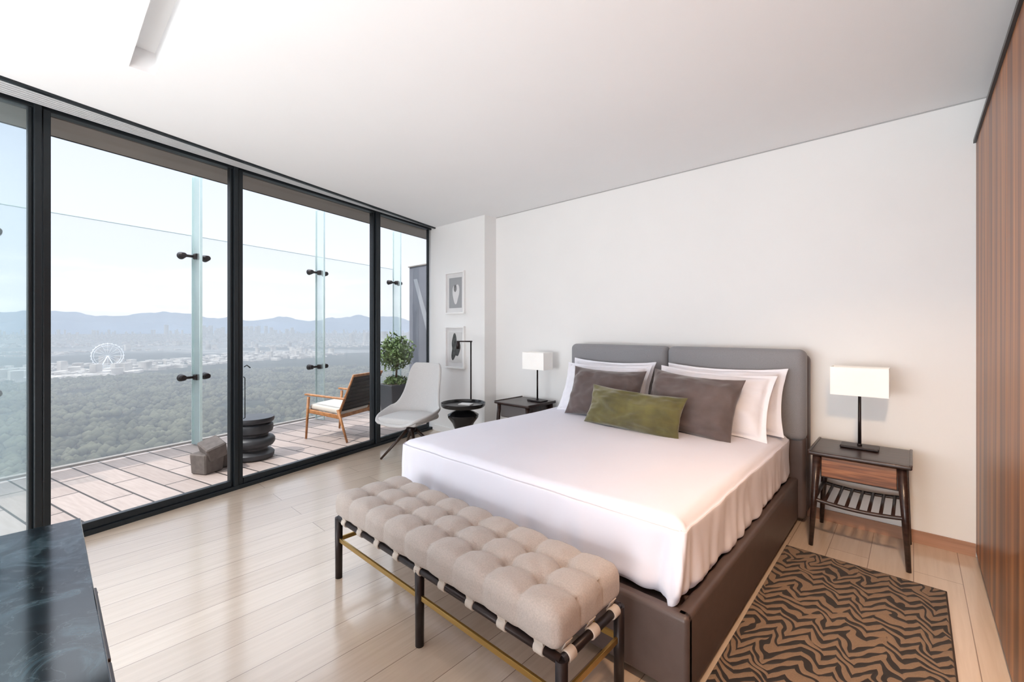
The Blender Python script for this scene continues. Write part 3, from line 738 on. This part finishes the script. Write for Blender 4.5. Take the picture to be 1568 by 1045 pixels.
# ------------------------------------------------------------------ nightstands
def nightstand(cx,cy,w=0.48,d=0.46,dm=None):
    r=root('nightstand',(cx,cy,0))
    hw=w/2; hd=d/2
    for sx in (-1,1):
        for sy in (-1,1):
            cone('leg_%d_%d'%(sx+1,sy+1),(sx*(hw-0.005),sy*(hd-0.005),0),(sx*(hw-0.035),sy*(hd-0.035),0.585),0.012,0.024,DARKW,r)
    rbox('top',(w+.02,d+.01,0.024),0.008,(8,8,1),DARKW,r,loc=(0,0,0.60))
    for sx in (-1,1): box('top_lip_%d'%(sx+1),(sx*(hw+.004),0,0.612),(0.014,d,0.014),DARKW,r,0.004)
    box('drawer_case',(0,0.01,0.515),(w-0.10,d-0.08,0.145),DARKW,r,0.003)
    box('drawer_front',(0,-hd+0.045,0.515),(w-0.115,0.02,0.125),dm or WALNUT2,r,0.003)
    box('drawer_gap_shade_strip',(0,-hd+0.047,0.583),(w-0.10,0.012,0.006),BLACK,r,0.0)  # black strip stands in for the shade above the drawer
    z=0.30
    for sy in (-1,1):
        pts=[((-1+2*i/12)*(hw-0.018),sy*(hd-0.02)-sy*0.0,z-0.018*(1-(-1+2*i/12)**2)) for i in range(13)]
        tube('shelf_rail_%d'%(sy+1),pts,0.012,DARKW,r)
    for sx in (-1,1): cone('side_rail_%d'%(sx+1),(sx*(hw-0.02),-hd+.02,z),(sx*(hw-0.02),hd-.02,z),0.012,0.012,DARKW,r)
    for i in range(7):
        x=-0.165+0.055*i
        cone('slat_%d'%i,(x,-hd+.02,z-0.014*(1-(x/(hw-.02))**2)),(x,hd-.02,z-0.014*(1-(x/(hw-.02))**2)),0.009,0.009,DARKW,r)
    return r
nightstand(-0.255,3.61)
nightstand(-3.14,3.60,dm=M('grey_drawer',lin(96,92,92),0.5))
def tlamp(cx,cy,z):
    r=root('table_lamp',(cx,cy,z))
    box('base',(0,0,0.009),(0.20,0.12,0.016),METALD,r,0.004)
    cone('stem',(0,0,0.015),(0,0,0.36),0.0095,0.0085,METALD,r)
    cone('collar',(0,0,0.017),(0,0,0.03),0.014,0.011,METALD,r)
    w,d,h=0.30,0.16,0.185; zc=0.445
    vs=[];fs=[]
    for (a,b) in ((w/2,d/2),(w/2-.004,d/2-.004)):
        for zz in (zc-h/2,zc+h/2):
            vs+= [(-a,-b,zz),(a,-b,zz),(a,b,zz),(-a,b,zz)]
    for i in range(4):
        j=(i+1)%4
        fs+=[(i,j,4+j,4+i),(8+i,12+i,12+j,8+j),(i,8+i,8+j,j),(4+i,4+j,12+j,12+i)]
    obj('shade',vs,fs,SHADE,r)
    box('spider_bar',(0,0,0.362),(w-.01,0.006,0.004),METALD,r,0.001)
    lathe('bulb',[(0,0.36),(0.013,0.365),(0.014,0.39),(0.028,0.43),(0.026,0.455),(0,0.47)],FRAMEW,r)
    return r
tlamp(-0.263,3.68,0.613); tlamp(-3.03,3.68,0.613)
tb=root('round_side_table',(-3.62,3.12,0))
lathe('top',[(0,0.555),(0.225,0.555),(0.24,0.57),(0.245,0.60),(0.236,0.60),(0.228,0.578),(0,0.575)],BLKGL,tb,seg=64)
lathe('pedestal',[(0,0.0),(0.17,0.0),(0.175,0.012),(0.13,0.10),(0.09,0.22),(0.085,0.30),(0.12,0.38),(0.165,0.44),(0.17,0.47),(0.12,0.50),(0.07,0.52),(0.08,0.556),(0,0.556)],BLKGL,tb)
box('book',(0.02,0.02,0.582),(0.14,0.10,0.012),PAPER,tb,0.002,(0,0,0.4))
fl=root('floor_lamp',(-3.83,3.42,0))
lathe('base',[(0,0),(0.11,0),(0.11,0.012),(0.015,0.018),(0,0.018)],METALD,fl)
cone('stem',(0,0,0.015),(0,0,1.265),0.010,0.009,METALD,fl)
cone('arm',(0.012,0.01,1.26),(-0.135,-0.10,1.26),0.008,0.008,METALD,fl)
cone('head',(-0.125,-0.092,1.265),(-0.125,-0.092,1.17),0.021,0.023,METALD,fl)
# ------------------------------------------------------------------ lounge chair
lc=root('swivel_lounge_chair',(-4.09,2.77,0),math.radians(22))
path=[(-0.33,0.385,0.235,0.05),(-0.27,0.40,0.29,0.075),(-0.15,0.375,0.335,0.12),(0.0,0.36,0.35,0.16),(0.13,0.37,0.345,0.18),(0.22,0.43,0.325,0.175),(0.262,0.53,0.285,0.14),(0.285,0.65,0.250,0.10),(0.305,0.78,0.235,0.07),(0.325,0.90,0.225,0.05),(0.338,0.975,0.205,0.03),(0.342,1.01,0.165,0.01)]
vs=[];fs=[];nu=20
for k,(py,pz,hw,c) in enumerate(path):
    a=path[max(0,k-1)]; b=path[min(len(path)-1,k+1)]
    ty,tz=b[0]-a[0],b[1]-a[1]; l=math.hypot(ty,tz); ny,nz_=-tz/l,ty/l
    for i in range(nu+1):
        u=-1+2*i/nu
        bend=abs(u)**2.4
        vs.append((hw*u*(1-0.06*bend),py+ny*c*bend,pz+nz_*c*bend))
for k in range(len(path)-1):
    for i in range(nu):
        q=k*(nu+1)+i; fs.append((q,q+1,q+nu+2,q+nu+1))
o=obj('shell',vs,fs,CHAIRF,lc,True)
m=o.modifiers.new('s','SOLIDIFY'); m.thickness=0.035; m.offset=0
m=o.modifiers.new('ss','SUBSURF'); m.levels=2; m.render_levels=2
def seatd(p,n):
    q=p.copy()
    if n.z>0: q.z+=0.02*max(0,1-(p.x/.27)**2)*max(0,1-(p.y/.27)**2)
    return q
rbox('seat_pad',(0.50,0.50,0.07),0.034,(14,14,2),CHAIRF,lc,loc=(0,-0.06,0.425),disp=seatd,k=5)
lathe('hub',[(0,0.27),(0.05,0.27),(0.055,0.28),(0.05,0.31),(0.09,0.345),(0,0.35)],METALD,lc)
for i in range(4):
    a=math.radians(45+90*i)
    cone('leg_%d'%i,(0.03*math.cos(a),0.03*math.sin(a),0.305),(0.33*math.cos(a),0.33*math.sin(a),0.0),0.02,0.011,DKLEG,lc)
# ------------------------------------------------------------------ framed pictures
def picture(zc,kind):
    r=root('framed_picture',(-4.435,3.70,zc))
    w,h=0.385,0.555; f=0.020
    for nm,c,s in (('frame_top',(0,-.018,h/2-f/2),(w,.036,f)),('frame_bottom',(0,-.018,-h/2+f/2),(w,.036,f)),('frame_left',(-w/2+f/2,-.018,0),(f,.036,h-2*f)),('frame_right',(w/2-f/2,-.018,0),(f,.036,h-2*f))):
        box(nm,c,s,FRAMEW,r,0.002)
    box('mat_board',(0,-.008,0),(w-2*f,.008,h-2*f),PAPER,r,0)
    box('print_sheet',(0,-.0135,0),(w*.66,.002,h*.72),M('print_ground',lin(206,206,205) if kind else lin(158,160,162),0.8),r,0)
    pts=[]
    n=40
    for i in range(n):
        a=2*math.pi*i/n
        if kind==0: rr=1+0.10*math.sin(2*a+1)+0.14*math.sin(3*a); x=0.062*rr*math.cos(a)+0.012; z=0.135*rr*math.sin(a)-0.01
        else: rr=1+0.25*math.sin(3*a+2)+0.12*math.sin(5*a); x=0.085*rr*math.cos(a); z=0.15*rr*math.sin(a)
        pts.append((x,-.0155,z))
    obj('abstract_shape',pts,[tuple(range(n))],PAPER if kind==0 else INKD,r)
    if kind==0:
        obj('abstract_detail',[(0.0+0.03*math.cos(2*math.pi*i/20),-.0165,0.06+0.05*math.sin(2*math.pi*i/20)) for i in range(20)],[tuple(range(20))],INK,r)
picture(1.885,0); picture(1.165,1)
# ------------------------------------------------------------------ marble console
cn=root('marble_console',(0,0,0))
span('marble_top',(-2.11,-0.46,0.71),(-0.85,0.085,0.75),MARBLE,cn,0.003)
span('cabinet',(-2.06,-0.44,0.12),(-0.90,0.055,0.71),DARKW,cn,0.003)
span('drawer_front_1',(-1.77,0.055,0.16),(-1.36,0.105,0.64),DARKW,cn,0.004)
span('drawer_front_2',(-1.35,0.055,0.16),(-0.94,0.105,0.64),DARKW,cn,0.004)
sd=[]
for i in range(24): sd.append(lathe('s',[(0,0),(0.004,0.0005),(0.003,0.0025),(0,0.003)],STUD,cn,(-1.762,0.105,0.625-0.019*i),8,rot=(-math.pi/2,0,0)))
for o in sd: o.modifiers.clear()
join(sd,'nailheads')
for i,(x,y_) in enumerate(((-2.02,-.40),(-2.02,.02),(-.95,-.40),(-.95,.02))): cone('foot_%d'%i,(x,y_,0),(x,y_,0.13),0.015,0.022,METALD,cn)

# ------------------------------------------------------------------ world
w=bpy.data.worlds.new('sky'); scene.world=w; w.use_nodes=True; nt=w.node_tree
for n in list(nt.nodes): nt.nodes.remove(n)
out=N(nt,'ShaderNodeOutputWorld'); bg=N(nt,'ShaderNodeBackground')
tc=N(nt,'ShaderNodeTexCoord'); sp=N(nt,'ShaderNodeSeparateXYZ'); L(nt,tc.outputs['Generated'],sp.inputs[0])
rp=ramp(nt,[(0.0,lin(228,231,238)),(0.06,lin(240,241,246)),(0.14,lin(230,234,245)),(0.36,lin(212,221,241)),(0.52,(2.1,2.25,2.45,1)),(1.0,(2.3,2.5,2.8,1))]); L(nt,sp.outputs['Z'],rp.inputs['Fac'])
mp=N(nt,'ShaderNodeMapping'); mp.inputs['Scale'].default_value=(5,5,34); L(nt,tc.outputs['Generated'],mp.inputs['Vector'])
cz=N(nt,'ShaderNodeTexNoise'); cz.inputs['Scale'].default_value=1.0; cz.inputs['Detail'].default_value=7; L(nt,mp.outputs[0],cz.inputs['Vector'])
cr=ramp(nt,[(0.48,(0,0,0,1)),(0.62,(1,1,1,1))]); L(nt,cz.outputs['Fac'],cr.inputs['Fac'])
band=ramp(nt,[(0.03,(0.9,0.9,0.9,1)),(0.09,(0.8,0.8,0.8,1)),(0.13,(0,0,0,1))]); L(nt,sp.outputs['Z'],band.inputs['Fac'])
mu=N(nt,'ShaderNodeMath',operation='MULTIPLY'); L(nt,cr.outputs[0],mu.inputs[0]); L(nt,band.outputs[0],mu.inputs[1])
mx=N(nt,'ShaderNodeMixRGB'); mx.inputs['Color2'].default_value=(1.0,1.0,1.0,1); L(nt,mu.outputs[0],mx.inputs['Fac']); L(nt,rp.outputs[0],mx.inputs['Color1'])
L(nt,mx.outputs[0],bg.inputs['Color']); bg.inputs['Strength'].default_value=1.0
L(nt,bg.outputs[0],out.inputs['Surface'])
# ------------------------------------------------------------------ lights
def sun(name,todir,st,col,ang):
    l=bpy.data.lights.new(name,'SUN'); l.energy=st; l.color=col; l.angle=math.radians(ang)
    o=bpy.data.objects.new(name,l); o.rotation_euler=Vector(todir).to_track_quat('Z','Y').to_euler(); link(o)
sun('sun',(0.03,-0.6,0.8),2.2,(1.0,0.95,0.88),0.6)
def area(name,loc,target,sx,sy,p,col,spread=180):
    l=bpy.data.lights.new(name,'AREA'); l.shape='RECTANGLE'; l.size=sx; l.size_y=sy; l.energy=p; l.color=col; l.spread=math.radians(spread)
    o=bpy.data.objects.new(name,l); o.location=loc
    o.rotation_euler=(Vector(loc)-Vector(target)).to_track_quat('Z','Y').to_euler(); link(o)
area('added_room_fill',(-2.4,-2.8,1.1),(-1.8,3.9,2.8),3.0,1.6,108,(0.945,0.97,1.0))  # added fill light behind the camera, not a lamp of the room
area('added_ceiling_fill',(-0.9,-1.7,0.4),(-1.1,1.3,2.8),2.2,1.4,72,(0.95,0.975,1.0))  # unseen fill light added to brighten the ceiling
area('added_warm_fill',(0.12,0.9,2.80),(-0.10,2.7,0.0),0.25,0.25,18,(1.0,0.68,0.44),75)  # warm fill added to tint floor and bed side, no fixture there
# ------------------------------------------------------------------ camera
cam=bpy.data.cameras.new('camera'); co=bpy.data.objects.new('camera',cam); link(co)
cam.sensor_fit='HORIZONTAL'; cam.sensor_width=36; cam.lens=15.235; cam.shift_y=-17.5/1568; cam.clip_start=0.03; cam.clip_end=100000
co.location=(0,0,1.4); co.rotation_euler=(math.radians(90),0,math.radians(42.82))
scene.camera=co
scene.view_settings.view_transform='Standard'; scene.view_settings.look='None'; scene.view_settings.exposure=0.42
